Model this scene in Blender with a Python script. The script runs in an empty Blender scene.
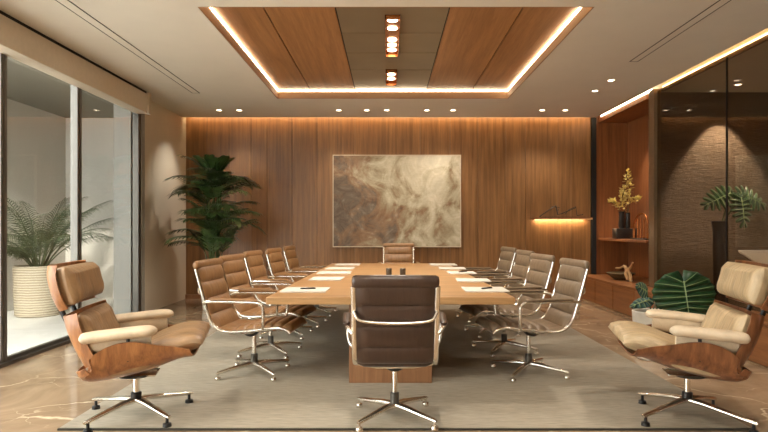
import bpy, math, random
from mathutils import Vector, Matrix
random.seed(7)
C = bpy.context.scene.collection
PI = math.pi
def R(d): return math.radians(d)
def srgb(r, g, b):
    f = lambda c: (c/255/12.92) if c/255 <= 0.04045 else ((c/255+0.055)/1.055)**2.4
    return (f(r), f(g), f(b), 1)

# ------------------------------------------------------------ materials
class N:
    def __init__(s, name):
        s.m = bpy.data.materials.new(name); s.m.use_nodes = True
        s.t = s.m.node_tree; s.b = s.t.nodes['Principled BSDF']; s.out = s.t.nodes['Material Output']
    def n(s, typ, **kw):
        o = s.t.nodes.new(typ)
        for k, v in kw.items():
            if k in o.inputs: o.inputs[k].default_value = v
            else: setattr(o, k, v)
        return o
    def l(s, a, b): s.t.links.new(a, b)
    def coords(s, scale=(1,1,1), kind='Object', rot=(0,0,0)):
        tc = s.n('ShaderNodeTexCoord'); mp = s.n('ShaderNodeMapping')
        mp.inputs['Scale'].default_value = scale; mp.inputs['Rotation'].default_value = rot
        s.l(tc.outputs[kind], mp.inputs['Vector']); return mp.outputs['Vector']
    def ramp(s, fac, stops):
        r = s.n('ShaderNodeValToRGB'); e = r.color_ramp.elements
        while len(e) < len(stops): e.new(0.5)
        for i, (p, c) in enumerate(stops):
            e[i].position = p; e[i].color = c if len(c) == 4 else (*c, 1)
        s.l(fac, r.inputs['Fac']); return r.outputs['Color']
    def noise(s, vec, scale=5, detail=4, rough=.5, dist=0):
        n = s.n('ShaderNodeTexNoise'); n.inputs['Scale'].default_value = scale
        n.inputs['Detail'].default_value = detail; n.inputs['Roughness'].default_value = rough
        n.inputs['Distortion'].default_value = dist
        s.l(vec, n.inputs['Vector']); return n.outputs['Fac']
    def mix(s, fac, a, b, mode='MIX'):
        m = s.n('ShaderNodeMix'); m.data_type = 'RGBA'; m.blend_type = mode
        if isinstance(fac, (int, float)): m.inputs[0].default_value = fac
        else: s.l(fac, m.inputs[0])
        for v, i in ((a, 6), (b, 7)):
            if isinstance(v, tuple): m.inputs[i].default_value = v
            else: s.l(v, m.inputs[i])
        return m.outputs[2]
    def bump(s, h, strength=.3, dist=.01):
        b = s.n('ShaderNodeBump'); b.inputs['Strength'].default_value = strength
        b.inputs['Distance'].default_value = dist
        s.l(h, b.inputs['Height']); s.l(b.outputs['Normal'], s.b.inputs['Normal'])
    def set(s, col=None, rough=.5, metal=0, **kw):
        if col is not None:
            if isinstance(col, tuple): s.b.inputs['Base Color'].default_value = col
            else: s.l(col, s.b.inputs['Base Color'])
        s.b.inputs['Roughness'].default_value = rough; s.b.inputs['Metallic'].default_value = metal
        for k, v in kw.items(): s.b.inputs[k.replace('_', ' ')].default_value = v
        return s.m

def plain(name, rgb, rough=.5, metal=0, var=.06, scale=20, bump=0, **kw):
    n = N(name); v = n.coords(); f = n.noise(v, scale, 4)
    a = srgb(*rgb); lo = tuple(c*(1-var) for c in a[:3])+(1,); hi = tuple(min(1, c*(1+var)) for c in a[:3])+(1,)
    col = n.ramp(f, [(.3, lo), (.7, hi)])
    if bump: n.bump(f, bump, .004)
    return n.set(col, rough, metal, **kw)
def wood(name, dark, light, axis='z', rough=.4, scale=1.0, streak=14):
    n = N(name)
    sc = {'x': (.7, streak, streak), 'y': (streak, .7, streak), 'z': (streak, streak, .7)}[axis]
    v = n.coords(tuple(c*scale for c in sc))
    f = n.noise(v, 1.6, 6, .6, .4)
    v2 = n.coords(tuple(c*scale*4 for c in sc)); g = n.noise(v2, 3, 3)
    col = n.ramp(f, [(.28, srgb(*dark)), (.5, tuple((a+b)/2 for a, b in zip(srgb(*dark), srgb(*light)))), (.72, srgb(*light))])
    col2 = n.ramp(g, [(.3, (.78,.78,.78)), (.65, (1,1,1))])
    c = n.mix(.7, col, col2, 'MULTIPLY')
    n.bump(g, .08, .002)
    return n.set(c, rough)
def leather(name, rgb, rough=.42, wrinkle=.25, stretch=(6, 30, 6), lo=.82):
    n = N(name); a = srgb(*rgb)
    f = n.noise(n.coords(stretch), 1.2, 5, .55, .6); g = n.noise(n.coords(), 260, 2)
    col = n.ramp(f, [(.3, tuple(c*lo for c in a[:3])+(1,)), (.7, tuple(min(1, c*1.1) for c in a[:3])+(1,))])
    h = n.n('ShaderNodeMath', operation='MULTIPLY_ADD'); h.inputs[1].default_value = .12
    n.l(g, h.inputs[0]); n.l(f, h.inputs[2]); n.bump(h.outputs[0], wrinkle, .012)
    return n.set(col, rough)
def emit(name, rgb, strength):
    n = N(name); n.b.inputs['Base Color'].default_value = (0,0,0,1)
    n.b.inputs['Emission Color'].default_value = (*rgb, 1); n.b.inputs['Emission Strength'].default_value = strength
    return n.m
def pane(name, tint, refl=1.0, ior=1.5, rough=0.0):
    n = N(name); n.t.nodes.remove(n.b)
    tr = n.n('ShaderNodeBsdfTransparent'); tr.inputs['Color'].default_value = (*tint, 1)
    gl = n.n('ShaderNodeBsdfGlossy'); gl.inputs['Roughness'].default_value = rough
    lw = n.n('ShaderNodeLayerWeight'); pw = n.n('ShaderNodeMath', operation='POWER'); pw.inputs[1].default_value = 4.0; n.l(lw.outputs['Facing'], pw.inputs[0])
    mu = n.n('ShaderNodeMath', operation='MULTIPLY_ADD'); mu.inputs[1].default_value = .6*refl; mu.inputs[2].default_value = .05*refl; n.l(pw.outputs[0], mu.inputs[0])
    mx = n.n('ShaderNodeMixShader'); n.l(mu.outputs[0], mx.inputs[0]); n.l(tr.outputs[0], mx.inputs[1]); n.l(gl.outputs[0], mx.inputs[2])
    n.l(mx.outputs[0], n.out.inputs['Surface']); return n.m

M = {}
M['wall_wood'] = wood('walnut wall veneer', (106, 72, 40), (158, 112, 68), 'z', .38, .8, 16)
M['niche_wood'] = wood('reddish niche veneer', (118, 68, 36), (158, 98, 56), 'z', .38)
M['cab_wood'] = wood('cabinet veneer', (120, 76, 44), (162, 108, 66), 'y', .35)
M['tray_wood'] = wood('ceiling veneer', (138, 94, 54), (176, 126, 78), 'y', .5, .7)
M['table_wood'] = wood('light oak', (162, 120, 76), (200, 156, 106), 'x', .33, .6)
M['base_wood'] = wood('table base oak', (130, 90, 60), (164, 118, 82), 'z', .4)
M['shell_wood'] = wood('rosewood ply', (112, 66, 34), (178, 120, 72), 'z', .3, .9, 18)
M['shell_wood_d'] = wood('dark rosewood ply', (88, 50, 30), (156, 102, 64), 'z', .3, .9, 18)
M['driftwood'] = wood('driftwood', (176, 132, 86), (222, 180, 128), 'z', .7)
M['plaster'] = plain('warm ceiling plaster', (216, 208, 194), .85, var=.02, scale=3)
M['wall_plaster'] = plain('cream polished plaster', (216, 206, 188), .35, var=.05, scale=2)
M['blind'] = plain('cream blind pelmet', (214, 202, 184), .7, var=.03)
M['tray_metal'] = plain('taupe ceiling panel', (128, 112, 88), .4, .3, var=.1, scale=2)
M['lining'] = plain('bronze lacquer lining', (150, 112, 76), .6, var=.03)
M['black'] = plain('black gap', (14, 12, 10), .7)
M['black_plastic'] = plain('black plastic', (22, 20, 18), .45)
M['dark_metal'] = plain('dark grey window frame', (92, 88, 82), .35, .6)
M['alu'] = plain('anodised mullion', (112, 108, 102), .35, .5, var=.03)
M['bronze'] = plain('bronze post', (128, 106, 80), .38, .5, var=.05)
M['chrome'] = plain('polished aluminium', (232, 226, 216), .2, 1, var=.02)
M['copper'] = plain('copper rod', (196, 128, 78), .25, 1, var=.05)
M['white_ext'] = plain('white terrace stone', (226, 224, 218), .4, var=.04, scale=2)
M['grey_ext'] = plain('pale grey render', (212, 206, 196), .8, var=.04, scale=1.5)
M['column_ext'] = plain('light grey column render', (150, 147, 140), .7, var=.03)
M['dark_ext'] = plain('grey soffit', (120, 114, 102), .8, var=.05)
M['white_desk'] = plain('white lacquer', (238, 234, 226), .3, var=.02)
M['paper'] = plain('white paper', (206, 200, 188), .7, var=.02)
M['pot_white'] = plain('white ceramic', (226, 220, 208), .35, var=.04)
M['pot_dark'] = plain('dark ceramic', (34, 30, 27), .35, var=.1)
M['soil'] = plain('dark soil', (44, 33, 24), .95, var=.4, scale=60, bump=.8)
M['tan'] = leather('tan leather', (140, 102, 64))
M['taupe'] = leather('taupe leather', (118, 98, 76))
M['brown'] = leather('brown leather painted in shade', (66, 47, 36), .36, wrinkle=.12)  # dark tone stands in for the unlit back of the near chair
M['ltan'] = leather('tan lounge leather', (160, 126, 90), .4, .7, (5, 26, 5), .58)
M['lbeige'] = leather('beige lounge leather', (190, 166, 130), .42, .7, (5, 26, 5), .66)
M['cream'] = leather('cream arm leather', (206, 186, 158), .45, .15, (8, 8, 8))
M['gold_leaf'] = plain('golden leaf', (246, 216, 140), .45, .1, var=.3, scale=40)
M['stem_brown'] = plain('brown stem', (98, 78, 46), .7)
M['pale_vein'] = plain('pale leaf vein', (150, 172, 122), .5)
M['purple_leaf'] = plain('teal leaf', (48, 84, 78), .4, var=.2)
def leafmat(name, a, b, rough=.4):
    n = N(name); f = n.noise(n.coords(), 9, 3)
    return n.set(n.ramp(f, [(.3, srgb(*a)), (.7, srgb(*b))]), rough)
M['palm'] = leafmat('palm leaf', (58, 68, 44), (88, 98, 66), .5)
M['kentia'] = leafmat('dark glossy leaf', (30, 54, 28), (76, 102, 54), .3)
M['kentia_stem'] = leafmat('green stem', (48, 70, 36), (88, 104, 56), .5)
M['monstera'] = leafmat('monstera leaf', (24, 54, 34), (48, 88, 52), .3)
M['kentia_light'] = leafmat('pale tipped leaf', (110, 122, 70), (160, 164, 110), .4)
M['led'] = emit('warm led strip', (1, .82, .56), 11)
M['led_dim'] = emit('amber led strip', (1, .60, .26), 8)
M['led_soft'] = emit('amber cove strip', (1, .70, .40), 13)
M['led_shelf'] = emit('shelf led strip', (1, .80, .52), 45)
M['lamp'] = emit('downlight lamp', (1, .82, .60), 9)
M['win_glass'] = pane('clear window glass', (.90, .92, .91), 1.0, 1.5)
M['tint_glass'] = pane('bronze tinted glass', (.74, .68, .61), .6, 1.55)

def marble():
    n = N('brown veined marble')
    v = n.coords((1, 1, 1)); big = n.noise(v, 1.1, 6, .6, 1.5)
    base = n.ramp(big, [(.25, srgb(128, 106, 84)), (.5, srgb(158, 134, 108)), (.75, srgb(184, 160, 132))])
    def vein(scale, seed, width):
        vv = n.coords((1, 1.25, 1), rot=(0, 0, seed))
        d = n.n('ShaderNodeTexNoise'); d.inputs['Scale'].default_value = 2.2; d.inputs['Detail'].default_value = 5; n.l(vv, d.inputs['Vector'])
        s = n.n('ShaderNodeVectorMath', operation='MULTIPLY_ADD'); s.inputs[1].default_value = (.5, .5, 0)
        n.l(d.outputs['Color'], s.inputs[0]); n.l(vv, s.inputs[2])
        vo = n.n('ShaderNodeTexVoronoi', feature='DISTANCE_TO_EDGE'); vo.inputs['Scale'].default_value = scale; n.l(s.outputs[0], vo.inputs['Vector'])
        return n.ramp(vo.outputs['Distance'], [(0, (1, 1, 1)), (width, (0, 0, 0))])
    m1 = n.ramp(n.noise(n.coords((1,1,1), rot=(0,0,2)), .9, 3), [(.45, (0,0,0)), (.62, (1,1,1))])
    v1 = n.mix(1.0, vein(1.1, .5, .018), m1, 'MULTIPLY'); v2 = n.mix(1.0, vein(2.3, 1.9, .014), n.ramp(n.noise(v, 1.7, 3), [(.5, (0,0,0)), (.65, (.6,.6,.6))]), 'MULTIPLY')
    vs = n.mix(1.0, v1, v2, 'ADD')
    col = n.mix(vs, base, srgb(232, 212, 180))
    return n.set(col, .10)
M['marble'] = marble()
def rugmat():
    n = N('grey beige woven carpet'); v = n.coords()
    a = n.noise(v, 240, 2); st = n.noise(n.coords((3, 30, 1)), 1.5, 5, .6); b = n.noise(n.coords((4, 60, 1)), 2.5, 4)
    col = n.mix(.5, n.ramp(st, [(.3, srgb(134, 125, 110)), (.7, srgb(170, 159, 140))]), n.ramp(b, [(.3, srgb(124, 115, 100)), (.7, srgb(182, 171, 152))]))
    n.bump(a, .6, .006); return n.set(col, .95)
M['rug'] = rugmat(); M['rug_edge'] = plain('dark rug binding', (58, 50, 40), .9)
def stonemat():
    n = N('dark combed stone'); v = n.coords((1.2, 1, 5))
    f = n.noise(v, 4, 8, .7, .8); g = n.noise(n.coords((3, 1, 30)), 3, 4, .6)
    h = n.n('ShaderNodeMath', operation='ADD'); n.l(f, h.inputs[0]); n.l(g, h.inputs[1])
    n.bump(h.outputs[0], .8, .03)
    return n.set(n.ramp(f, [(.3, srgb(92, 78, 60)), (.7, srgb(118, 98, 76))]), .8)
M['stone'] = stonemat()
def ribpot():
    n = N('ribbed cream stoneware'); w = n.n('ShaderNodeTexWave', bands_direction='Z'); w.inputs['Scale'].default_value = 9; w.inputs['Distortion'].default_value = 1.5
    n.l(n.coords(), w.inputs['Vector']); n.bump(w.outputs['Fac'], .5, .01)
    return n.set(n.ramp(w.outputs['Fac'], [(0, srgb(132, 120, 100)), (.6, srgb(176, 164, 142))]), .8)
M['ribpot'] = ribpot()
def paintmat():
    n = N('abstract cream and umber painting')
    v = n.coords(); sx = n.n('ShaderNodeSeparateXYZ'); n.l(v, sx.inputs[0])
    f = n.noise(v, 1.6, 9, .62, 1.4); g = n.noise(n.coords((1,1,1), rot=(0, .4, 0)), 2.6, 8, .7, 2.2)
    k = n.n('ShaderNodeMapRange'); k.inputs[1].default_value = -1.1; k.inputs[2].default_value = .7; k.inputs[3].default_value = .21; k.inputs[4].default_value = -.08
    n.l(sx.outputs['X'], k.inputs[0])
    z = n.n('ShaderNodeMath', operation='MULTIPLY_ADD'); z.inputs[1].default_value = -.07; n.l(sx.outputs['Z'], z.inputs[0]); n.l(k.outputs[0], z.inputs[2])
    a = n.n('ShaderNodeMath', operation='ADD'); n.l(f, a.inputs[0]); n.l(z.outputs[0], a.inputs[1])
    c1 = n.ramp(a.outputs[0], [(.34, srgb(214, 202, 176)), (.47, srgb(186, 172, 142)), (.55, srgb(150, 130, 98)), (.62, srgb(128, 84, 44)), (.72, srgb(76, 50, 32))])
    c2 = n.ramp(g, [(.36, srgb(224, 214, 192)), (.44, srgb(172, 160, 136)), (.6, srgb(122, 110, 90))])
    c = n.mix(.25, c1, c2)
    fine = n.ramp(n.noise(n.coords((2, 1, 26)), 3, 5), [(.3, (.86,.86,.86)), (.7, (1,1,1))])
    return n.set(n.mix(.8, c, fine, 'MULTIPLY'), .6)
M['painting'] = paintmat()

# ------------------------------------------------------------ mesh helpers
class MB:
    def __init__(s): s.v = []; s.f = []
    def add(s, vs, fs):
        o = len(s.v); s.v += [Vector(v) for v in vs]; s.f += [tuple(i+o for i in f) for f in fs]; return s
    def box(s, a, b, bev=0):
        x0, y0, z0 = a; x1, y1, z1 = b
        if bev <= 0:
            return s.add([(x0,y0,z0),(x1,y0,z0),(x1,y1,z0),(x0,y1,z0),(x0,y0,z1),(x1,y0,z1),(x1,y1,z1),(x0,y1,z1)],
                         [(0,3,2,1),(4,5,6,7),(0,1,5,4),(1,2,6,5),(2,3,7,6),(3,0,4,7)])
        import bmesh
        bm = bmesh.new(); bmesh.ops.create_cube(bm, size=1)
        for v in bm.verts: v.co = Vector(((x0+x1)/2+v.co.x*(x1-x0), (y0+y1)/2+v.co.y*(y1-y0), (z0+z1)/2+v.co.z*(z1-z0)))
        bmesh.ops.bevel(bm, geom=bm.edges[:], offset=bev, segments=3, affect='EDGES', profile=.5)
        s.add([v.co.copy() for v in bm.verts], [[v.index for v in f.verts] for f in bm.faces]); bm.free(); return s
    def tube(s, pts, r, n=10, cap=True, flat=None):
        pts = [Vector(p) for p in pts]; rs = r if isinstance(r, (list, tuple)) else [r]*len(pts)
        T = []
        for i in range(len(pts)):
            a = pts[max(i-1, 0)]; b = pts[min(i+1, len(pts)-1)]; T.append((b-a).normalized())
        up = Vector((0,0,1)) if abs(T[0].z) < .9 else Vector((1,0,0))
        if flat: up = Vector(flat)
        x = T[0].cross(up).normalized(); vs = []
        for i, p in enumerate(pts):
            x = (x - T[i]*x.dot(T[i])).normalized(); y = T[i].cross(x)
            rx, ry = rs[i] if isinstance(rs[i], tuple) else (rs[i], rs[i])
            for k in range(n):
                a = 2*PI*k/n; vs.append(p + x*math.cos(a)*rx + y*math.sin(a)*ry)
        fs = []
        for i in range(len(pts)-1):
            for k in range(n):
                fs.append((i*n+k, i*n+(k+1)%n, (i+1)*n+(k+1)%n, (i+1)*n+k))
        if cap: fs.append(tuple(range(n))[::-1]); fs.append(tuple(range((len(pts)-1)*n, len(pts)*n)))
        return s.add(vs, fs)
    def lathe(s, prof, c=(0,0,0), n=28, cap=True):
        vs = []; fs = []
        for r, z in prof:
            for k in range(n):
                a = 2*PI*k/n; vs.append((c[0]+r*math.cos(a), c[1]+r*math.sin(a), c[2]+z))
        for i in range(len(prof)-1):
            for k in range(n): fs.append((i*n+k, i*n+(k+1)%n, (i+1)*n+(k+1)%n, (i+1)*n+k))
        if cap: fs.append(tuple(range(n))[::-1]); fs.append(tuple(range((len(prof)-1)*n, len(prof)*n)))
        return s.add(vs, fs)
    def prism(s, poly, z0, z1):
        n = len(poly)
        vs = [(x, y, z0) for x, y in poly]+[(x, y, z1) for x, y in poly]
        return s.add(vs, [tuple(range(n))[::-1], tuple(range(n, 2*n))]+[(i, (i+1)%n, n+(i+1)%n, n+i) for i in range(n)])
    def slab(s, fn, nu, nv, tf, tb, nf=None):
        """closed cushion or shell around surface fn(u,v); tf / tb = thickness in front / behind"""
        def nrm(u, v):
            if nf: return nf(u, v)
            e = 1e-3
            du = fn(min(u+e,1), v)-fn(max(u-e,0), v); dv = fn(u, min(v+e,1))-fn(u, max(v-e,-1))
            return du.cross(dv).normalized()
        vs = []
        for side, th in ((1, tf), (-1, tb)):
            for i in range(nu+1):
                for j in range(nv+1):
                    u = i/nu; v = -1+2*j/nv
                    vs.append(fn(u, v)+nrm(u, v)*side*th(u, v))
        W = nv+1; O = (nu+1)*W; fs = []
        for i in range(nu):
            for j in range(nv):
                a = i*W+j; fs.append((a, a+W, a+W+1, a+1)); fs.append((O+a, O+a+1, O+a+W+1, O+a+W))
        for i in range(nu):
            a = i*W; fs.append((a, O+a, O+a+W, a+W)); a = i*W+nv; fs.append((a, a+W, O+a+W, O+a))
        for j in range(nv):
            fs.append((j, j+1, O+j+1, O+j)); a = nu*W+j; fs.append((a, O+a, O+a+1, a+1))
        return s.add(vs, fs)
    def build(s, name, mat, parent=None, ang=40, loc=None):
        me = bpy.data.meshes.new(name); me.from_pydata([tuple(v) for v in s.v], [], s.f); me.update()
        me.polygons.foreach_set('use_smooth', [True]*len(me.polygons)); me.set_sharp_from_angle(angle=R(ang))
        me.materials.append(M[mat] if isinstance(mat, str) else mat)
        o = bpy.data.objects.new(name, me); C.objects.link(o)
        if parent: o.parent = parent
        if loc: o.location = loc
        return o
def tag(o, label, cat, group=None, kind=None):
    o['label'] = label; o['category'] = cat
    if group: o['group'] = group
    if kind: o['kind'] = kind
    return o
def thing(name, label, cat, loc=(0,0,0), rz=0, group=None):
    o = bpy.data.objects.new(name, None); C.objects.link(o); o.location = loc; o.rotation_euler = (0,0,rz); o.empty_display_size = .1
    return tag(o, label, cat, group)
def struct(o): o['kind'] = 'structure'; return o
def sempty(name):
    o = bpy.data.objects.new(name, None); C.objects.link(o); o.empty_display_size = .1; o['kind'] = 'structure'; return o
def copy_tree(o, parent=None):
    c = o.copy(); C.objects.link(c)
    if parent: c.parent = parent
    for ch in list(o.children): copy_tree(ch, c)
    return c
def spline(pts, n):
    pts = [Vector(p) for p in pts]; P = [pts[0]*2-pts[1]]+pts+[pts[-1]*2-pts[-2]]; out = []
    m = len(pts)-1
    for i in range(n+1):
        t = i/n*m; k = min(int(t), m-1); f = t-k; a, b, c, d = P[k:k+4]
        out.append(.5*((2*b)+(c-a)*f+(2*a-5*b+4*c-d)*f*f+(3*b-a-3*c+d)*f**3))
    return out
def sampler(pts, n=120):
    q = spline(pts, n); L = [0]
    for a, b in zip(q, q[1:]): L.append(L[-1]+(b-a).length)
    def f(u):
        t = max(0, min(1, u))*L[-1]
        lo = 0
        for i in range(1, len(L)):
            if L[i] >= t: lo = i-1; break
        d = L[lo+1]-L[lo]; return q[lo].lerp(q[lo+1], (t-L[lo])/d if d else 0)
    return f, L[-1]

# ------------------------------------------------------------ room shell
ZC = 3.21; XL = -3.61; XR = 3.75; YB = 10.0; ZT = ZC+.13
TX0, TX1, TY0, TY1 = -1.66, 1.80, 4.88, 8.40
struct(MB().box((XL-.05, -2, -.1), (9, 10.2, 0)).build('floor', 'marble'))
ce = sempty('ceiling')
m = MB(); m.box((XL, -2, ZC), (TX0, 9.85, ZT)); m.box((TX1, -2, ZC), (3.66, 9.85, ZT)); m.box((TX0, -2, ZC), (TX1, TY0, ZT)); m.box((TX0, TY1, ZC), (TX1, 9.85, ZT))
m.box((XL, 9.85, ZT), (4.4, 10.1, ZT+.08)); m.box((3.66, -2, ZT), (3.9, 9.85, ZT+.08)); m.box((3.84, -2, ZC), (9, 10.1, ZT))
m.build('ceiling_slab', 'plaster', ce)
MB().box((TX0-.1, TY0-.1, ZT+.02), (TX1+.1, TY1+.1, ZT+.1)).build('tray_backing', 'black', ce)
xs = [TX0, -1.165, -.494, .578, 1.264, TX1]; g = .007
for i in (0, 1, 3, 4):
    MB().box((xs[i]+g, TY0, ZT), (xs[i+1]-g, TY1, ZT+.018)).build('tray_panel', 'tray_wood', ce)
ys = [TY0, 5.92, 6.6, 7.32, TY1]
for a, b in zip(ys, ys[1:]):
    MB().box((xs[2]+g, a+g, ZT), (xs[3]-g, b-g, ZT+.018)).build('tray_panel', 'tray_metal', ce)
m = MB(); e = .012; z0 = ZC-.001; z1 = ZT-.026
m.box((TX0, TY0, z0), (TX0+e, TY1, z1)); m.box((TX1-e, TY0, z0), (TX1, TY1, z1)); m.box((TX0, TY0, z0), (TX1, TY0+e, z1)); m.box((TX0, TY1-e, z0), (TX1, TY1, z1))
m.build('tray_lining', 'lining', ce)
m = MB(); w = .022; z0, z1 = ZT-.024, ZT-.004
m.box((TX0+.002, TY0, z0), (TX0+w, TY1, z1)); m.box((TX1-w, TY0, z0), (TX1-.002, TY1, z1)); m.box((TX0+w, TY1-w, z0), (TX1-w, TY1-.002, z1)); m.box((TX0+w, TY0+.002, z0), (TX1-w, TY0+w, z1))
m.build('led_strip', 'led', ce)
MB().box((XL+.05, 9.853, ZC+.06), (3.6, 9.868, ZC+.09)).build('led_strip', 'led_soft', ce)
MB().box((3.735, 7.95, ZC+.012), (3.749, 9.84, ZC+.03)).build('led_strip', 'led', ce)
MB().box((3.82, -1, ZC+.012), (3.838, 7.8, ZC+.035)).build('led_strip', 'led_dim', ce)
MB().box((3.80, -1, ZC-.035), (3.84, 7.8, ZC+.01)).build('led_channel', 'bronze', ce)

# back wall: veneer boards of uneven width with thin seams
def px(x, Y=10.0): return (x-388)*Y/560
seams = [px(v) for v in (186, 207, 229, 251, 267, 292, 317, 341, 355, 393, 420, 450, 478, 506, 525.5, 558, 571)]
seams[0] = XL; seams.append(3.62)
m = MB()
for a, b in zip(seams, seams[1:]): m.box((a+.0025, YB, 0), (b-.0025, YB+.04, ZT))
m.box((XL-.1, YB+.042, 0), (4.5, YB+.14, ZT))
struct(m.build('wall_back', 'wall_wood'))
struct(MB().box((3.625, YB-.06, 0), (3.70, YB+.04, ZT)).build('trim_1', 'black'))
struct(MB().box((XL, YB-.03, 0), (3.62, YB, .08)).build('baseboard_back', 'base_wood'))
# left wall
m = MB(); m.box((XL-.25, 8.22, 0), (XL, 10.1, ZT)); m.box((XL-.25, -2, 0), (XL, -1.6, ZT)); m.box((XL-.06, -1.6, 2.98), (XL, 8.22, ZT))
struct(m.build('wall_left', 'wall_plaster'))
struct(MB().box((XL-.25, -2.1, 0), (9, -2, ZT)).build('wall_front', 'wall_plaster'))
# window wall
wd = sempty('window_1')
ym = [-1.58, -.2, 1.2, 2.6, 4.0, 5.22, 6.5, 8.10]  # bays beside and behind the viewer are unseen, added for more daylight
for y in ym[1:-1]:
    m = MB(); m.box((XL-.05, y-.045, .03), (XL+.03, y-.008, 2.98)); m.box((XL-.05, y+.008, .03), (XL+.03, y+.045, 2.98)); m.box((XL-.045, y-.012, .03), (XL+.0, y+.012, 2.98))
    m.build('window_mullion', 'alu', wd)
MB().box((XL-.05, 8.03, .03), (XL+.03, 8.12, 2.98)).build('window_frame', 'dark_metal', wd)
MB().box((XL-.08, 8.12, .03), (XL+.04, 8.22, ZC-.01)).build('window_reveal', 'column_ext', wd)
MB().box((XL-.05, -1.6, .03), (XL+.03, -1.54, 2.98)).build('window_frame', 'dark_metal', wd)
MB().box((XL-.09, -1.6, 0), (XL+.07, 8.12, .03)).box((XL-.03, -1.6, .03), (XL+.02, 8.12, .06)).build('window_sill', 'dark_metal', wd)
for a, b in zip(ym, ym[1:]):
    MB().box((XL-.018, a+.04, .06), (XL-.010, b-.04, 2.98)).build('window_pane', 'win_glass', wd)
# terrace
struct(MB().box((-7.5, -2, -.08), (XL-.09, 10.1, .02)).build('terrace_floor', 'white_ext'))
struct(MB().box((-5.9, 3.4, .02), (-5.7, 10.1, 3.6)).build('wall_terrace_side', 'grey_ext'))
struct(MB().box((-5.7, 9.9, .02), (XL-.25, 10.1, 3.6)).build('wall_terrace_back', 'grey_ext'))
struct(MB().box((-5.9, 5.75, ZC), (XL-.06, 9.9, ZC+.2)).build('terrace_ceiling', 'dark_ext'))
tag(MB().box((-3.97, 8.10, .02), (-3.72, 8.32, ZC)).build('terrace_column', 'column_ext'), 'light grey square column just outside the end of the window', 'column')
# pelmet blind
pb = thing('roller_blind', 'cream roller blind pelmet running under the ceiling above the left window', 'blind')
m = MB(); m.box((XL+.02, -1.6, 2.9), (-3.41, 7.98, 3.17), .004); m.build('pelmet', 'blind', pb)
MB().box((-3.60, -1.6, 3.17), (-3.43, 7.96, 3.21)).build('blind_gap_shade', 'black', pb)  # black strip standing in for the shaded gap between pelmet and ceiling
MB().box((-3.42, 7.93, 2.885), (-3.385, 8.0, 3.19)).build('end_cap', 'blind', pb)
# right side: partition
pt = sempty('window_2')
for a, b in ((-1.0, 1.6), (1.615, 3.9), (3.915, 6.19), (6.205, 7.79)):
    MB().box((3.745, a, .0), (3.757, b, ZC-.036)).build('glass_pane', 'tint_glass', pt)
for y in (1.607, 3.907, 6.197): MB().box((3.742, y-.007, 0), (3.76, y+.007, ZC-.04)).build('glass_joint', 'black', pt)
MB().box((3.70, 7.79, 0), (3.80, 7.93, ZC)).build('partition_post', 'bronze', pt)
struct(MB().box((3.78, 8.0, 0), (9, 8.12, ZC)).build('wall_stone', 'stone'))
struct(MB().box((8.9, -2, 0), (9, 8.0, ZC)).build('wall_right', 'stone'))
# niche
nz = sempty('wall_niche')
m = MB(); m.box((4.28, 8.12, 0), (4.36, 10.04, ZT)); m.box((3.70, YB-.005, 0), (4.28, YB+.04, ZT)); m.box((3.75,8.12,3.14),(4.28,YB-.005,ZC))
m.build('niche_lining', 'niche_wood', nz)
sh = tag(MB().box((3.74, 8.125, 1.05), (4.275, 9.99, 1.09), .002).build('niche_shelf', 'niche_wood'), 'reddish wooden shelf crossing the niche at mid height', 'shelf')
# low cabinet run
cb = thing('low_cabinet', 'long low wooden cabinet running along the right wall under the niche and glass', 'cabinet')
MB().box((3.40, 2.4, .40), (3.73, 9.97, .44)).build('cabinet_top', 'cab_wood', cb)
MB().box((3.43, 2.42, .03), (3.73, 9.96, .398)).build('cabinet_body', 'cab_wood', cb)
MB().box((3.415, 2.42, 0), (3.73, 9.96, .028)).build('plinth', 'chrome', cb)
yy = 9.95
while yy > 2.8:
    MB().box((3.408, yy-.72, .035), (3.43, yy-.01, .394)).build('door', 'cab_wood', cb); yy -= .73
MB().box((3.735, 8.125, .34), (4.275, 9.98, .44)).build('niche_ledge', 'cab_wood', nz)

# ------------------------------------------------------------ ceiling slots
def slot(x0, x1, y0, y1, label):
    t = thing('slot_diffuser', label, 'air diffuser', (0,0,0), 0)
    w = .009; z0, z1 = ZC-.004, ZC-.0005; m = MB()
    m.box((x0, y0, z0), (x0+w, y1, z1)); m.box((x1-w, y0, z0), (x1, y1, z1)); m.box((x0, y0, z0), (x1, y0+w, z1)); m.box((x0, y1-w, z0), (x1, y1, z1))
    m.build('diffuser_gap', 'black', t)
    MB().box((x0+w, y0+w, ZC-.003), (x1-w, y1-w, ZC-.0005)).build('diffuser_blade', 'plaster', t)
slot(-2.81, -2.70, 2.5, 8.04, 'narrow linear air slot in the ceiling near the window side')
slot(2.80, 2.90, 2.5, 6.5, 'narrow linear air slot in the ceiling near the glass partition side')

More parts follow.
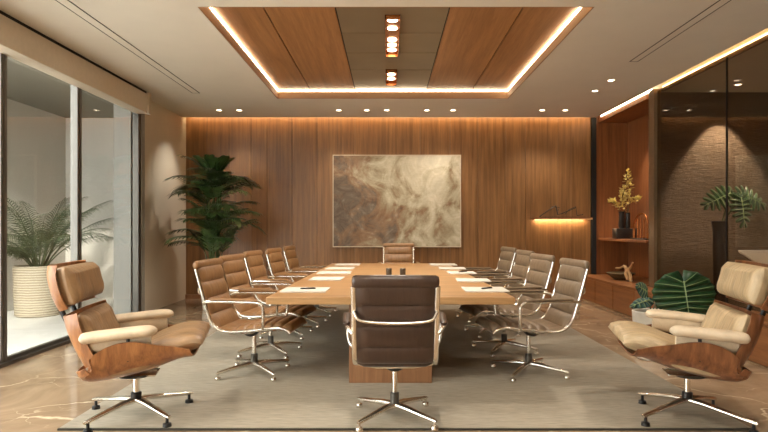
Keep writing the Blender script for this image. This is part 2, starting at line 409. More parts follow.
# ------------------------------------------------------------ downlights
def spot(x, y, z, power, tgt, angle=70, blend=.6, col=(1,.90,.77), rad=.03):
    L = bpy.data.lights.new('downlight_beam', 'SPOT'); L.energy = power; L.spot_size = R(angle); L.spot_blend = blend; L.color = col; L.shadow_soft_size = rad
    o = bpy.data.objects.new('downlight_beam', L); C.objects.link(o); o.location = (x, y, z)
    d = Vector(tgt)-Vector((x, y, z)); o.rotation_euler = d.to_track_quat('-Z', 'Y').to_euler(); return o
dl0 = None
def downlight(x, y, label, group='recessed downlights in the ceiling'):
    global dl0
    if dl0 is None:
        dl0 = thing('ceiling_downlight', label, 'ceiling light', (x, y, ZC), 0, group)
        MB().lathe([(.052,-.0005),(.06,-.001),(.06,-.006),(.042,-.008),(.04,-.0005)], n=24, cap=False).build('trim_ring', 'plaster', dl0)
        MB().lathe([(.039,-.0008),(.039,-.003)], n=20).build('lamp', 'lamp', dl0)
        return dl0
    c = copy_tree(dl0); c.location = (x, y, ZC); c['label'] = label; c['group'] = group; return c
row = [(-2.78,'leftmost downlight, above the tall potted palm'), (-2.45,'second downlight from the left, beside the one above the tall palm'), (-.81,'downlight above the left part of the painting'),
       (-.35,'downlight above the painting just left of its middle'), (-.02,'downlight above the middle of the painting'), (.64,'downlight above the painting right of its middle'),
       (1.07,'downlight above the right edge of the painting'), (2.54,'downlight above the back wall over the floating shelf, left of a pair'), (2.92,'downlight above the back wall over the floating shelf, right of a pair')]
for x, lab in row: downlight(x, 9.22, lab, 'recessed downlights along the back wall')
for x, p in ((-2.6, 30), (-.81, 34), (-.02, 20), (.64, 20), (1.07, 34), (2.54, 30), (2.92, 20)):
    spot(x, 9.22, ZC-.02, p, (x, 9.85, 1.6), 75, .8)
downlight(2.92, 7.9, 'farther of two ceiling downlights in front of the wooden niche'); downlight(2.92, 7.33, 'nearer of two ceiling downlights in front of the wooden niche')
spot(-2.78, 9.22, ZC-.02, 45, (-3.7, 9.1, 1.3), 70, .9); spot(2.92, 7.9, ZC-.02, 50, (3.9, 9.2, 1.0), 60, .8); spot(2.92, 7.33, ZC-.02, 60, (2.9, 6.6, 0), 80, .8)
# tray fixtures
def fixture(y0, y1, lamps, label):
    t = thing('ceiling_light_box', label, 'ceiling light', (.045, (y0+y1)/2, ZT-.001), 0, 'copper light boxes in the ceiling tray'); h = (y1-y0)/2; w = .075
    m = MB(); m.box((-w, -h, -.045), (-w+.008, h, -.001)); m.box((w-.008, -h, -.045), (w, h, -.001)); m.box((-w, -h, -.045), (w, -h+.008, -.001)); m.box((-w, h-.008, -.045), (w, h, -.001)); m.box((-w, -h, -.006), (w, h, -.001))
    m.build('housing', 'copper', t)
    for ly in lamps: MB().lathe([(.050,-.007),(.050,-.014)], c=(0, ly-(y0+y1)/2, 0), n=20).build('lamp', 'lamp', t)
fixture(5.40, 6.60, (5.52, 5.75, 6.10, 6.28, 6.46), 'longer copper light box with five lamps in the ceiling tray')
fixture(7.28, 7.95, (7.50, 7.72), 'shorter copper light box with two lamps in the ceiling tray')
for y, p in ((5.55, 110), (6.3, 110), (7.6, 110)):
    spot(.045, y, ZT-.06, p, (.045, y, 0), 140, 1.0, (1,.91,.79), .06)

# ------------------------------------------------------------ rug
rg = tag(MB().box((-2.10, 3.57, 0), (2.32, 9.62, .012), .003).build('area_rug', 'rug'), 'large grey beige woven rug lying under the conference table', 'rug')
MB().box((-2.10, 3.555, 0), (2.32, 3.57, .013)).build('rug_binding', 'rug_edge', rg)
MB().box((-2.10, 9.62, 0), (2.32, 9.635, .013)).build('rug_binding', 'rug_edge', rg)

# ------------------------------------------------------------ conference table
tb = thing('conference_table', 'long light oak conference table in the middle of the room', 'table', (.02, 6.4, .0135))
poly = [(-.98,-2.0),(.98,-2.0),(.86,2.0),(-.86,2.0)]
m = MB(); m.prism(poly, .668, .726); o = m.build('table_top', 'table_wood', tb)
bv = o.modifiers.new('b', 'BEVEL'); bv.width = .006; bv.segments = 2
for yc in (-1.45, 1.35): MB().box((-.34, yc-.36, 0), (.34, yc+.36, .668), .004).build('table_base', 'base_wood', tb)
MB().box((-.08, -1.09, .5), (.08, .99, .64)).build('table_beam', 'base_wood', tb)
TZ = .0135+.726

# ------------------------------------------------------------ office chair
def rail_path(): return [(-.422,.955),(-.405,.89),(-.365,.75),(-.32,.60),(-.285,.50),(-.235,.435),(-.15,.405),(0,.41),(.15,.43),(.28,.445),(.36,.435),(.40,.40)]
def make_office_chair(mat, label):
    t = thing('office_chair', label, 'chair')
    f, L = sampler([(x, 0, z) for x, z in rail_path()])
    split = .60
    def surf(u0, u1):
        def fn(u, v):
            p = f(u0+(u1-u0)*u); return Vector((p.x, v*.238, p.z+0))
        return fn
    def th(n, t0, t1):
        def q(u, v):
            c = abs(math.sin(PI*u*n))**.55; e = max(0, 1-abs(v)**8)**.5
            return t0*.6+(t0*.4+t1*c)*e
        return q
    MB().slab(surf(.01, split-.015), 60, 12, th(5, .010, .026), th(5, .008, .018)).build('backrest', mat, t, 55)
    MB().slab(surf(split-.005, .995), 60, 12, th(6, .016, .028), th(6, .014, .018)).build('seat', mat, t, 55)
    p0 = f(0.0)
    m = MB(); pts = [(p0.x+.004, y, p0.z+.0) for y in (-.262,-.258,-.24,-.12,0,.12,.24,.258,.262)]
    m.tube(pts, [(.008,.012),(.022,.030),(.028,.039),(.029,.040),(.029,.040),(.029,.040),(.028,.039),(.022,.030),(.008,.012)], 16, flat=(0,0,1)); m.build('head_roll', mat, t, 60)
    for s in (-1, 1):
        pts = [f(i/40) for i in range(1, 41)]
        m = MB(); m.tube([(p.x, s*.252, p.z) for p in pts], [(.013, .017)]*len(pts), 10, flat=(0, 1, 0)); m.build('side_rail', 'chrome', t, 60)
        a = [(-.345, s*.262, .63), (-.325, s*.285, .652), (-.25, s*.305, .662), (0, s*.322, .664), (.13, s*.328, .662), (.17, s*.33, .650), (.195, s*.33, .62), (.195, s*.325, .50), (.18, s*.30, .445), (.165, s*.255, .428)]
        am = MB().tube(spline(a, 44), .0125, 10).build('armrest', 'chrome', t, 60)
        MB().tube(spline([(-.27, s*.303, .677), (-.20, s*.308, .680), (0, s*.321, .681), (.10, s*.327, .680), (.15, s*.329, .674)], 16), [(.012,.008)]+[(.024,.013)]*15+[(.012,.008)], 12, flat=(0,0,1)).build('arm_pad', mat, am, 60)
    b = [(-.385, -.25, .77), (-.40, -.22, .725), (-.40, -.14, .708), (-.40, 0, .702), (-.40, .14, .708), (-.40, .22, .725), (-.385, .25, .77)]
    MB().tube(spline(b, 30), [(.012,.010)]*31, 10).build('back_brace', 'chrome', t, 60)
    m = MB(); m.tube([(.02,-.25,.40),(.02,-.12,.375),(.02,.12,.375),(.02,.25,.40)], .012, 8); m.tube([(-.12,-.25,.395),(-.12,-.12,.372),(-.12,.12,.372),(-.12,.25,.395)], .012, 8)
    m.build('under_frame', 'chrome', t)
    MB().lathe([(.03,.325),(.05,.335),(.085,.372),(.085,.385)], c=(-.03,0,0), n=20).build('tilt_mechanism', 'black_plastic', t)
    MB().lathe([(.018,.10),(.018,.34)], c=(0,0,0), n=18).build('column', 'chrome', t)
    MB().lathe([(.030,.085),(.030,.17),(.022,.175)], n=18).build('column_sleeve', 'dark_metal', t)
    for k in range(4):
        a = R(45+90*k+3); d = Vector((math.cos(a), math.sin(a), 0))
        lg = MB().tube([d*.0+Vector((0,0,.088)), d*.10+Vector((0,0,.085)), d*.33+Vector((0,0,.058)), d*.35+Vector((0,0,.056))], [(.030,.024),(.027,.020),(.016,.013),(.010,.008)], 10, flat=(0,0,1)).build('leg', 'chrome', t, 50)
        c = d*.335
        MB().lathe([(.007,.055),(.007,.03),(.022,.024),(.026,.012),(.024,0)], c=(c.x, c.y, 0), n=14).build('glide', 'chrome', lg)
    return t
RUGZ = .013
left = [(4.90,-1.17,'nearest'),(5.68,-1.19,'second nearest'),(6.60,-1.19,'middle one'),(7.35,-1.10,'second farthest'),(8.20,-1.04,'farthest')]
first = make_office_chair('tan', '')
for i, (y, x, w) in enumerate(left):
    o = first if i == 0 else copy_tree(first)
    o.location = (x, y, RUGZ); o.rotation_euler.z = R((-7,-10,-8,-9,-7)[i]); o['label'] = 'tan leather office chair, %s in the row on the window side' % w; o['group'] = 'office chairs on the left of the table'
o = copy_tree(first); o.location = (.18, 9.10, RUGZ); o.rotation_euler.z = R(-90); o['label'] = 'tan leather office chair at the far head of the table below the painting'; o['group'] = 'office chairs at the table ends'
first = make_office_chair('taupe', '')
for i, (y, x, w) in enumerate([(4.90,1.23,'nearest'),(5.78,1.20,'second nearest'),(6.70,1.24,'second farthest'),(7.75,1.27,'farthest')]):
    o = first if i == 0 else copy_tree(first)
    o.location = (x, y, RUGZ); o.rotation_euler.z = R(180+(7,10,8,9)[i]); o['label'] = 'taupe leather office chair, %s in the row on the glass partition side' % w; o['group'] = 'office chairs on the right of the table'
o = make_office_chair('brown', 'brown office chair, its leather coloured as in shade, seen from behind at the near head of the table'); o.location = (.045, 3.76, RUGZ); o.rotation_euler.z = R(90); o['group'] = 'office chairs at the table ends'

# ------------------------------------------------------------ lounge chairs
def make_lounge(cush, shell, label, mirror):
    t = thing('lounge_chair', label, 'armchair'); S = mirror
    def shellfn(pts, w, curl, pw=2.4, taper=0, uc=None):
        f, L = sampler(pts)
        def nf(u, v=0):
            e = 1e-3; q = f(min(1, u+e))-f(max(0, u-e)); q.normalize(); return Vector((-q.z, 0, q.x))
        def fn(u, v):
            p = f(u); ww = w*(1-taper*abs(2*u-1)**4); c = curl*(uc(u) if uc else 1); a = abs(v)
            return Vector((p.x, 0, p.z))+nf(u)*c*a**pw+Vector((0, math.copysign(ww*(1-(1-a)**1.7), v), 0))
        fn.nf = nf; return fn
    def puff(t0, p=4):
        return lambda u, v: t0*max(0, 1-abs(v)**p)**.5*max(0, 1-abs(2*u-1)**p)**.5+.001
    thin = lambda u, v: .006
    def cushion(fn, s0, depth, w, curl=.05, lift=.012, lo=.03, hi=.97):
        U = lambda u: lo+(hi-lo)*u
        def g2(u, v):
            p = fn(U(u), 0); return Vector((p.x, v*w, p.z))+fn.nf(U(u))*(lift+depth*.5+curl*abs(v)**2.4)
        return MB().slab(g2, 36, 28, puff(depth*.56, 5), puff(depth*.5, 8), lambda u, v: fn.nf(U(u)))
    hd = shellfn([(-.475,0,1.04),(-.472,0,.97),(-.45,0,.87),(-.41,0,.755)], .32, .085, 3, .10)
    MB().slab(hd, 20, 24, thin, thin).build('headrest_shell', shell, t, 60)
    cushion(hd, .94, .155, .305, .04).build('headrest_cushion', cush, t, 60)
    bk = shellfn([(-.385,0,.725),(-.365,0,.65),(-.32,0,.53),(-.255,0,.40),(-.22,0,.345)], .345, .12, 3, .06)
    MB().slab(bk, 24, 24, thin, thin).build('backrest_shell', shell, t, 60)
    cushion(bk, .92, .13, .30, .05).build('backrest_cushion', cush, t, 60)
    for y in (-.11, .11):
        MB().tube([(-.455, y, .84), (-.435, y, .78), (-.402, y, .70), (-.375, y, .64)], [(.016,.008)]*4, 8, flat=(0,1,0)).build('bracket', 'black_plastic', t)
    # seat shell: deep sides that rise towards the arms
    st = shellfn([(-.30,0,.385),(-.27,0,.325),(-.20,0,.300),(-.05,0,.315),(.15,0,.365),(.31,0,.425),(.40,0,.445)], .362, .24, 3.0, .0, lambda u: .30+.72*math.sin(PI*min(1, max(0, u*.98+.04)))**1.1)
    MB().slab(st, 36, 28, thin, thin).build('seat_shell', shell, t, 60)
    ct = shellfn([(-.24,0,.325),(-.10,0,.325),(.10,0,.36),(.27,0,.425),(.39,0,.462),(.445,0,.455)], .315, .02, 3)
    cushion(ct, .9, .15, .318, .0, .006, .01, .99).build('seat_cushion', cush, t, 60)
    for s in (-1, 1):
        y = s*.345
        pts = [(-.25, y*1.0, .600), (-.20, y, .608), (-.03, y, .624), (.12, y, .636), (.19, y, .634)]
        q = spline(pts, 20); rad = []
        for i in range(21):
            u = i/20; e = max(.12, (1-abs(2*u-1)**5))**.5; rad.append((.062*e, .036*e))
        am = MB().tube(q, rad, 18, flat=(0,0,1)).build('armrest', 'cream', t, 70)
        MB().tube([(-.20, y-s*.03, .565),(-.03, y-s*.03, .57),(.15, y-s*.03, .58)], [(.018,.05),(.026,.075),(.018,.05)], 14, flat=(0,0,1)).build('arm_side_pad', 'cream', am, 70)
        MB().tube([(.02, y-s*.015, .45), (.02, y-s*.015, .60)], .014, 8).build('arm_support', 'black_plastic', am)
    MB().lathe([(.035,.265),(.12,.285),(.13,.297)], c=(0,0,0), n=24).build('seat_mount', 'dark_metal', t)
    MB().box((-.12,-.09,.285), (.14,.09,.303), .008).build('mount_plate', 'chrome', t)
    MB().lathe([(.021,.14),(.021,.285)], n=20).build('column', 'chrome', t)
    MB().lathe([(.034,.115),(.034,.165),(.026,.17)], n=20).build('column_sleeve', 'black_plastic', t)
    for a0 in (142, 38, -46, -134):
        a = R(a0); d = Vector((math.cos(a), math.sin(a), 0)); z = Vector((0,0,1)); rr = .42 if a0 > 0 else .36
        lg = MB().tube([z*.118, d*.10+z*.112, d*(rr-.03)+z*.068, d*rr+z*.062], [(.030,.022),(.026,.018),(.020,.013),(.015,.009)], 12, flat=(0,0,1)).build('leg', 'chrome', t, 50)
        c = d*(rr-.025); MB().lathe([(.010,.062),(.010,.025),(.026,.020),(.028,0)], c=(c.x, c.y, 0), n=16).build('foot', 'black_plastic', lg)
    return t
o = make_lounge('ltan', 'shell_wood', 'tan leather lounge chair with wooden shell facing right on the window side', 1); o.location = (-1.70, 3.78, RUGZ); o.rotation_euler.z = R(13); o['group'] = 'wood shell lounge chairs'
o = make_lounge('lbeige', 'shell_wood_d', 'beige leather lounge chair with wooden shell facing left on the partition side', -1); o.location = (2.02, 3.78, RUGZ); o.rotation_euler.z = R(167); o['group'] = 'wood shell lounge chairs'

# ------------------------------------------------------------ papers, pens, tumblers
def fx(x, y, z=TZ): s = (y-226)/(1.3-z); return ((x-388)/s, 560/s)
who = ['nearest', 'second nearest', 'middle', 'second farthest', 'farthest']
pads = {'left': [(283.5,328,290.3),(311,343,279),(318,351,273),(327,354,268.6),(336,360,264.8)], 'right': [(463.5,506,290),(456.6,489,280.5),(448,475,273),(439,465,268.6),(430,456,264.8)]}
for side, lst in pads.items():
    for i, (a, b, y) in enumerate(lst):
        X0, Y = fx(a, y); X1, _ = fx(b, y); d = .17
        tag(MB().box((-(X1-X0)/2, -d, .0), ((X1-X0)/2, d, .009), .001).build('paper_pad', 'paper', loc=((X0+X1)/2, min(Y, 8.2), TZ+.0005)), 'white paper pad on the %s side of the table, %s in its row' % ('window' if side == 'left' else 'partition', who[i]), 'paper', 'paper pads on the table').rotation_euler.z = R(random.uniform(-3, 3))
        if i in ((0,) if side == 'left' else (0, 2)):
            pn = thing('pen', 'dark pen lying on the %s paper pad of the %s side' % (who[i], 'window' if side == 'left' else 'partition'), 'pen', ((X0+X1)/2+.02, Y+.01, TZ+.0165), R(12 if side == 'left' else 35), 'pens on the paper pads')
            MB().tube([(-.07,0,0),(-.055,0,0),(.06,0,0),(.065,0,0)], [.002,.0065,.0065,.004], 10).build('barrel', 'black_plastic', pn)
            MB().tube([(.0,0,.0065),(.05,0,.0078)], .0018, 6).build('clip', 'chrome', pn)
for x, w in ((0.01, 'left'), (.165, 'right')):
    t = thing('tumbler', '%s of the two small dark steel tumblers in the middle of the table' % w, 'cup', (x, 6.25, TZ+.0005), 0, 'steel tumblers on the table')
    MB().lathe([(.028,0),(.031,.004),(.033,.085),(.031,.087),(.028,.084),(.026,.01),(.0,.008)], n=24, cap=False).build('cup_body', 'dark_metal', t)
    MB().lathe([(.0255,.06),(.0265,.065)], n=20).build('drink', 'pot_dark', t)

# ------------------------------------------------------------ painting
pa = thing('painting', 'large abstract cream and umber painting hanging on the wooden back wall', 'painting', (.158, 9.95, 1.745))
MB().box((-1.125, -.005, -.805), (1.125, .03, .805)).build('canvas', 'painting', pa)
m = MB(); m.box((-1.14,-.012,-.82),(-1.125,.045,.82)); m.box((1.125,-.012,-.82),(1.14,.045,.82)); m.box((-1.125,-.012,-.82),(1.125,.045,-.805)); m.box((-1.125,-.012,.805),(1.125,.045,.82))
m.build('frame', 'cream', pa)

# ------------------------------------------------------------ floating shelf & wire sculpture
fs = thing('floating_shelf', 'thin floating shelf with a light strip under it on the right of the back wall', 'shelf', (3.06, 9.87, 1.43))
MB().box((-.51,-.10,0), (.51,.128,.022), .003).build('shelf_board', 'niche_wood', fs)
MB().box((-.44,.06,-.010), (.44,.09,-.001)).build('led_strip', 'led_shelf', fs)
MB().box((-.51,-.10,-.016), (.51,-.085,0)).box((-.51,-.085,-.016), (-.50,.125,0)).box((.50,-.085,-.016), (.51,.125,0)).build('shelf_lip', 'driftwood', fs)
ws = thing('wire_sculpture', 'black wire mountain outline sculpture standing on the floating shelf', 'sculpture', (3.06, 9.86, 1.4525))
Z = lambda l: [((x-558)*10/560/1.0, 0, (215.5-y)*10/560*1.0+.004) for x, y in l]
m = MB(); m.tube(Z([(536,215),(549,206),(552,204),(554,213),(558,212),(572,206),(573,214),(579,213)]), .009, 6); m.tube(Z([(548,205),(556,206),(554,209)]), .005, 6); m.tube(Z([(561,213),(565,208),(572,205)]), .005, 6)
m.build('wire_outline', 'black_plastic', ws); MB().box((-.40,-.03,0), (.40,.03,.008)).build('sculpture_base', 'black_plastic', ws)

# ------------------------------------------------------------ plants
def frond(ms, ml, base, az, L, el0, el1, nl, ll, lw, droop=.5, t0=.25, fan=60):
    d = Vector((math.cos(az), math.sin(az), 0)); side = Vector((-math.sin(az), math.cos(az), 0)); up = Vector((0,0,1))
    p = Vector(base); pts = [p.copy()]; T = []
    n = 16
    for i in range(n):
        e = el0+(el1-el0)*((i/n)**1.3); t = d*math.cos(e)+up*math.sin(e); T.append(t); p = p+t*L/n; pts.append(p.copy())
    T.append(T[-1]); ms.tube(pts, [.010*(1-.75*i/n) for i in range(n+1)], 5)
    for i in range(nl):
        u = t0+(1-t0)*(i+.5)/nl; k = min(int(u*n), n-1); q = pts[k].lerp(pts[k+1], u*n-k); t = T[k]; w = (u-t0)/(1-t0)
        l = ll*(math.sin(PI*(.18+.75*w))**.7)*random.uniform(.85, 1.1); fa = R(fan*(1-.55*w))
        for s in (-1, 1):
            dr = (t*math.cos(fa)+side*s*math.sin(fa)).normalized(); nn = dr.cross(t*s).normalized()
            wv = dr.cross(up); wv = (t-dr*t.dot(dr)).normalized()
            a = q; b = q+dr*l*.35-up*l*.03; c = q+dr*l*.7-up*l*droop*.18; e = q+dr*l*.96-up*l*droop*.5
            ml.add([a-wv*lw*.25, a+wv*lw*.25, b-wv*lw*.5, b+wv*lw*.5, c-wv*lw*.4, c+wv*lw*.4, e], [(0,1,3,2),(2,3,5,4),(4,5,6)])
def pot(parent, prof, mat, soilz, soilr):
    MB().lathe(prof, n=40, cap=False).build('pot', mat, parent)
    MB().lathe([(soilr, soilz-.02), (soilr*.6, soilz+.005), (.001, soilz+.01)], n=24).build('soil', 'soil', parent)
# terrace palm
t = thing('potted_palm', 'feathery palm in a ribbed cream pot out on the terrace behind the window', 'potted plant', (-5.02, 8.05, .02))
pot(t, [(.0,0),(.27,0),(.295,.02),(.31,.35),(.315,.70),(.30,.715),(.285,.70),(.28,.6),(.0,.6)], 'ribpot', .66, .275)
ms, ml = MB(), MB()
for k in range(26):
    az = k*2.4+.2; el = R(random.uniform(74, 88)) if k < 8 else R(random.uniform(52, 74)); L = random.uniform(1.1, 1.4)
    dx = math.cos(az)
    if dx < -.3: L *= .50
    frond(ms, ml, (.07*math.cos(az), .07*math.sin(az), .66), az, L, el, el-R(random.uniform(35, 75)), 24, .30, .012, .9, .3, 62)
for az, L, el in ((.3, 1.05, 66), (-.55, 1.1, 60), (-1.6, 1.1, 62), (-1.9, .9, 50)): frond(ms, ml, (.05,-.02,.66), az, L, R(el), R(-20), 26, .34, .013, .9, .35, 60)
ms.build('stem', 'palm', t); ml.build('foliage', 'palm', t)
# indoor kentia
t = thing('potted_palm', 'tall dark green broad leaved palm in a pale tapered pot in the back left corner', 'potted plant', (-2.72, 8.75, 0))
pot(t, [(.0,0),(.15,0),(.165,.01),(.25,.68),(.24,.69),(.225,.68),(.21,.6),(0,.6)], 'pot_white', .65, .215)
ms, ml, m2 = MB(), MB(), MB()
for k in range(9):
    a = k*2.4; ms.tube(spline([(.05*math.cos(a), .05*math.sin(a), .62), (.08*math.cos(a), .08*math.sin(a), 1.2), (.11*math.cos(a), .11*math.sin(a), 1.5+.09*k)], 8), .013, 6)
for k in range(44):
    az = k*2.4+.5; h = .85+1.2*(k/44); a = R(random.uniform(30, 74)); L = random.uniform(.56, .80)*(1.0-.15*(k/44))
    frond(ms, ml, (.05*math.cos(az), .05*math.sin(az), h), az, L, a, a-R(random.uniform(45, 85)), 12, .36, .032, .6, .22, 56)
for k in range(8):
    az = k*.8; frond(ms, ml, (.03*math.cos(az), .03*math.sin(az), 1.9), az, .52, R(80), R(35), 10, .26, .040, .5, .3, 40)
for q_ in range(5): frond(ms, ml, (.1*math.cos(q_*1.3), .1*math.sin(q_*1.3), .7), q_*1.3-.6, .6, R(80), R(40), 9, .30, .034, .5, .3, 45)
frond(ms, m2, (0,0,1.62), -.35, .66, R(48), R(-22), 9, .26, .035, .9, .35, 45); frond(ms, m2, (0,0,1.2), -.5, .60, R(50), R(-30), 9, .26, .035, .9, .35, 45)
frond(ms, m2, (0,0,1.85), 1.9, .45, R(82), R(50), 6, .16, .04, .5, .3, 40)
ms.build('stem', 'kentia_stem', t); ml.build('foliage', 'kentia', t); m2.build('pale_foliage', 'kentia_light', t)

def monstera_leaf(parent, base, tip_dir, up_dir, L, W, split=.0, lobes=7, mat='monstera', bend=.25):
    """heart shaped leaf, midrib along tip_dir, surface normal up_dir"""
    y = Vector(tip_dir).normalized(); z = Vector(up_dir); z = (z-y*z.dot(y)).normalized(); x = y.cross(z)
    B = Vector(base)
    def P(sx, sy):      # sx in [-1,1] across, sy along (may be <0 for the heart lobes)
        return B+y*L*sy+x*W*sx-z*(bend*W*sx*sx+bend*L*max(0, sy)**2*.6)
    def width(s): return max(0, math.sin(PI*max(0, min(1, (s+.24)/1.24))**.72)+1e-9)**.75
    m, vn = MB(), MB()
    vn.tube([P(0, i/10)+z*.003 for i in range(11)], [.0075*(1-.08*i) for i in range(11)], 5)
    for s in (-1, 1):
        for k in range(lobes):
            a = k/lobes; b = (k+1)/lobes; mid = (a+b)/2
            def edge(t): # outer point swept towards tip, heart lobes behind the base
                tt = -.24+1.22*t; return P(s*width(tt)*.5, tt)
            N_ = 6; rows = []
            for j in range(N_+1):
                r = j/N_; g_ = split*max(0, (r-.35)/.65)**.8*.42
                A = a+(b-a)*g_; Bq = b-(b-a)*g_
                row = []
                for q in (0, .5, 1):
                    t = A+(Bq-A)*q; inner = P(0, max(0, t**1.15*.80)); o_ = edge(min(1, t+.0)); p = inner.lerp(o_, r*(1-.05*(q != .5)*(r > .9)))
                    p = p-z*(bend*W*.25*r*r) + z*.006*math.sin(PI*r)*(1 if q == .5 else -1)
                    row.append(p)
                rows.append(row)
            vs = [p for r_ in rows for p in r_]; fs = []
            for j in range(N_):
                for q in range(2):
                    i0 = j*3+q; fs.append((i0, i0+1, i0+4, i0+3))
            m.add(vs, fs); vn.tube([r_[1]+z*.003 for r_ in rows], [.004, .0036, .0032, .0028, .0024, .002, .001], 4)
    o = m.build('leaf', mat, parent, 70); sm = o.modifiers.new('t', 'SOLIDIFY'); sm.thickness = .002
    vn.build('leaf_vein', 'pale_vein', o); return o
# low monstera beside right lounge chair
t = thing('potted_monstera', 'big leaved monstera in a white pot on the floor behind the right lounge chair', 'potted plant', (2.60, 5.5, 0))
pot(t, [(0,0),(.14,0),(.155,.015),(.19,.46),(.18,.47),(.165,.46),(.155,.38),(0,.38)], 'pot_white', .43, .16)
m = MB(); m.tube(spline([(0,0,.42), (.12,-.0,.62), (.22,-.08,.78)], 8), .009, 6); m.tube(spline([(0,.0,.42), (-.04,0,.55), (-.08,-.05,.66)], 8), .007, 6); m.tube(spline([(0,.02,.42), (.1,.1,.6), (.25,.2,.7)], 8), .007, 6); m.build('stem', 'kentia_stem', t)
monstera_leaf(t, (.24,-.12,.77), (.05,-.12,-.62), (-.05,-1,.30), .48, .62, .05, 8, bend=.12)
monstera_leaf(t, (-.08,-.05,.66), (-.25,-.15,.16), (-.1,-1,.5), .16, .16, 0, 5, 'purple_leaf')
monstera_leaf(t, (-.06,-.06,.58), (-.6,-.15,-.12), (0,-.7,.8), .22, .13, 0, 5, 'purple_leaf')
monstera_leaf(t, (.25,.2,.7), (.6,-.1,.05), (-.1,-.6,.9), .3, .3, .4, 6)
# tall monstera behind the glass
t = thing('tall_monstera', 'monstera in a slim dark floor vase behind the tinted glass partition', 'potted plant', (4.26, 7.2, 0))
MB().lathe([(.10,0),(.11,.02),(.07,.5),(.075,1.25),(.095,1.36),(.085,1.365),(.06,1.25),(.0,1.2)], n=28, cap=False).build('vase', 'pot_dark', t)
specs = [((.10,-.08,1.72), (-.85,-.15,-.35), (-.2,-1,.35), .44, .34), ((.22,-.08,1.72), (.85,-.1,-.38), (.2,-1,.35), .42, .34), ((.18,-.16,1.66), (.05,-.2,-.9), (0,-1,.15), .42, .30), ((.14,-.02,1.70), (-.3,.2,.5), (0,-1,.4), .16, .2)]
ms = MB()
for b, d, u, L, W in specs:
    ms.tube(spline([(0,0,1.22), (b[0]*.4, b[1]*.3, 1.42), b], 8), .008, 6)
ms.build('stem', 'kentia_stem', t)
for b, d, u, L, W in specs: monstera_leaf(t, b, d, u, L, W, .75, 7)

# ------------------------------------------------------------ niche ornaments
t = thing('golden_plant', 'golden leaved branch arrangement in a square black planter on the niche shelf', 'plant', (3.93, 9.30, 1.0905))
m = MB(); m.box((-.17,-.09,0), (.17,.09,.17), .006); m.build('planter', 'pot_dark', t)
MB().lathe([(.035,.17),(.05,.2),(.042,.42),(.05,.45)], c=(-.05,0,0), n=20).build('vase', 'pot_dark', t)
MB().lathe([(.03,.17),(.042,.2),(.036,.40),(.042,.43)], c=(.05,.0,0), n=20).build('vase', 'pot_dark', t)
ms, ml = MB(), MB()
br = [[(-.05,0,.4),(-.06,0,.6),(.0,-.02,.85),(.04,0,1.12)], [(.05,0,.4),(.05,0,.65),(.08,0,.85),(.06,0,1.05)], [(-.05,0,.4),(-.12,-.03,.52),(-.20,-.03,.62),(-.24,-.03,.60)], [(.05,0,.4),(.09,0,.6),(.17,-.02,.66),(.24,-.02,.64)], [(0,0,.17),(0,.02,.5),(-.03,.02,.7),(-.02,0,.8)]]
for b in br:
    q = spline(b, 14); ms.tube(q, .006, 5)
    for i in range(4, 15):
        for k in range(5):
            d = Vector((random.uniform(-1,1), random.uniform(-1,1), random.uniform(-.5,1))).normalized(); s_ = d.cross(Vector((0,.3,1))).normalized(); l = random.uniform(.06,.10)
            p = q[i]; ml.add([p, p+d*l*.5+s_*l*.28, p+d*l, p+d*l*.5-s_*l*.28], [(0,1,2,3)])
ms.build('stem', 'stem_brown', t); ml.build('foliage', 'gold_leaf', t)
t = thing('arched_sculpture', 'copper arch sculpture of upright rods on the niche shelf beside the planter', 'sculpture', (3.92, 8.62, 1.0905))
MB().box((-.08,-.27,0), (.08,.27,.02), .003).build('sculpture_base', 'pot_dark', t)
for k in range(5):
    y = -.22+.11*k; h = .20+.14*math.sin(PI*(k+.6)/5.4)
    MB().tube([(-.03, y, .02), (-.03, y, h)], .012, 8).build('rod', 'copper', t)
m = MB(); m.tube(spline([(-.03,.25,.02),(-.03,.24,.22),(-.03,.12,.35),(-.03,-.05,.40),(-.03,-.18,.34),(-.03,-.25,.2),(-.03,-.25,.02)], 30), .015, 8); m.build('arch', 'copper', t)
t = thing('driftwood_bowl', 'dark bowl with a pale driftwood branch on the cabinet top in the niche', 'bowl', (3.74, 9.0, .4415)); t.scale = (1.3, 1.3, 1.3)
MB().lathe([(.0,0),(.08,0),(.17,.08),(.16,.085),(.08,.015),(0,.012)], n=28, cap=False).build('bowl_body', 'stem_brown', t)
m = MB(); m.tube(spline([(.0,-.22,.02),(-.02,-.20,.10),(.02,-.24,.17),(0,-.34,.23)], 10), [.022]*4+[.018]*4+[.012]*3, 7); m.tube(spline([(0,-.21,.11),(0,-.12,.17),(0,.02,.14),(0,.14,.13)], 10), [.02]*5+[.012]*6, 7); m.tube([(0,-.3,.0),(0,-.27,.08),(0,-.22,.12)], [.02,.018,.015], 7)
m.tube([(0,-.2,.01),(0,-.19,.08)], [.02,.018], 7)
m.build('branch', 'driftwood', t)

# ------------------------------------------------------------ white counter behind glass
t = thing('white_counter', 'white wedge shaped counter top behind the glass at the right edge', 'counter', (0,0,0))
MB().add([(4.125,6.6,1.017),(4.0,5.4,1.017),(5.6,5.4,1.017),(5.6,6.6,1.017),(4.13,6.6,.99),(3.80,5.4,.78),(5.6,5.4,.78),(5.6,6.6,.99)], [(0,1,2,3),(4,7,6,5),(0,4,5,1),(1,5,6,2),(2,6,7,3),(3,7,4,0)]).build('counter_top', 'white_desk', t)
MB().box((4.9, 5.6, 0), (5.4, 6.4, .72)).build('counter_base', 'black_plastic', t)
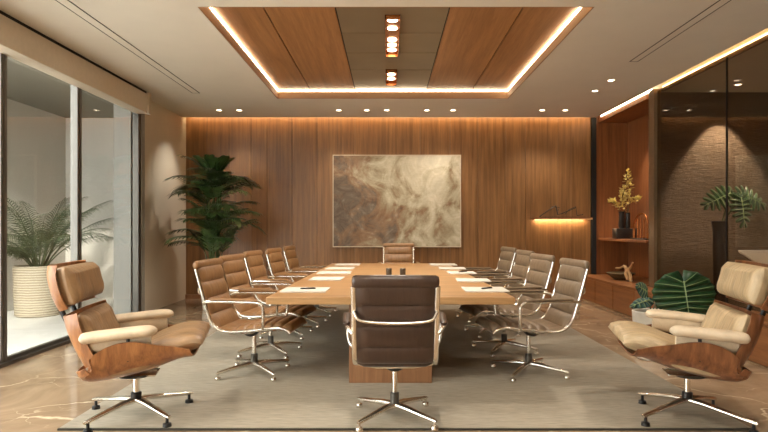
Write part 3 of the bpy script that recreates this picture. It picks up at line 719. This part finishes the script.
# glass room light: two downlights washing the stone wall
for x, lab in ((4.72, 'downlight behind the glass washing the combed stone wall, left one'), (5.9, 'downlight behind the glass washing the stone wall, right one')):
    downlight(x, 7.55, lab, 'downlights behind the glass partition'); 
spot(4.72, 7.62, ZC-.02, 190, (4.72, 7.98, 1.2), 62, .35)
downlight(4.5, 6.0, 'added unseen downlight behind the glass brightening the tall monstera', 'downlights behind the glass partition'); spot(4.5, 6.0, ZC-.02, 170, (4.45, 7.1, 1.4), 50, .8)  # lamp out of view, added to brighten the monstera leaves
downlight(3.98, 5.5, 'added unseen downlight behind the glass brightening the white counter', 'downlights behind the glass partition'); spot(3.98, 5.5, ZC-.02, 60, (4.0, 5.9, .9), 50, .8)  # lamp out of view, added so the counter shows bright
# unseen fill downlights, added to brighten the room near and behind the viewer
for x, y, lab, p in ((-2.1, 3.0, 'added fill downlight over the left lounge chair', 75), (2.35, 3.0, 'added fill downlight over the right lounge chair', 90), (-2.1, .6, 'added fill downlight behind the viewer on the window side', 85), (2.35, .6, 'added fill downlight behind the viewer on the partition side', 85), (0, 1.8, 'added fill downlight behind the near head of the table', 85)):
    downlight(x, y, lab, 'added fill downlights above the near end of the room'); spot(x, y, ZC-.02, p, (x*.97, y+.4, 0), 110, .9)
spot(3.95, 9.2, 3.1, 60, (3.98, 9.25, 1.2), 60, .7); spot(3.95, 8.5, 3.1, 45, (3.95, 8.6, 1.1), 60, .7)

# ------------------------------------------------------------ daylight
sn = bpy.data.lights.new('sun', 'SUN'); sn.energy = 2.6; sn.angle = R(1.5); sn.color = (1, .93, .82)
o = bpy.data.objects.new('sun', sn); C.objects.link(o); o.rotation_euler = Vector((-.14, 1, -.48)).to_track_quat('-Z', 'Y').to_euler()
w = bpy.data.worlds.new('sky'); bpy.context.scene.world = w; w.use_nodes = True
bg = w.node_tree.nodes['Background']; bg.inputs['Color'].default_value = (.97, .97, .96, 1); bg.inputs['Strength'].default_value = 7

# ------------------------------------------------------------ camera
cam = bpy.data.cameras.new('camera'); co = bpy.data.objects.new('camera', cam); C.objects.link(co)
co.location = (0, 0, 1.3); co.rotation_euler = (PI/2, 0, 0); cam.sensor_width = 36; cam.lens = 560/768*36
cam.shift_x = -4/768; cam.shift_y = 10/768; cam.clip_start = .05
S = bpy.context.scene; S.camera = co
S.view_settings.view_transform = 'Standard'; S.view_settings.look = 'None'; S.view_settings.gamma = 1; S.view_settings.exposure = 0.78
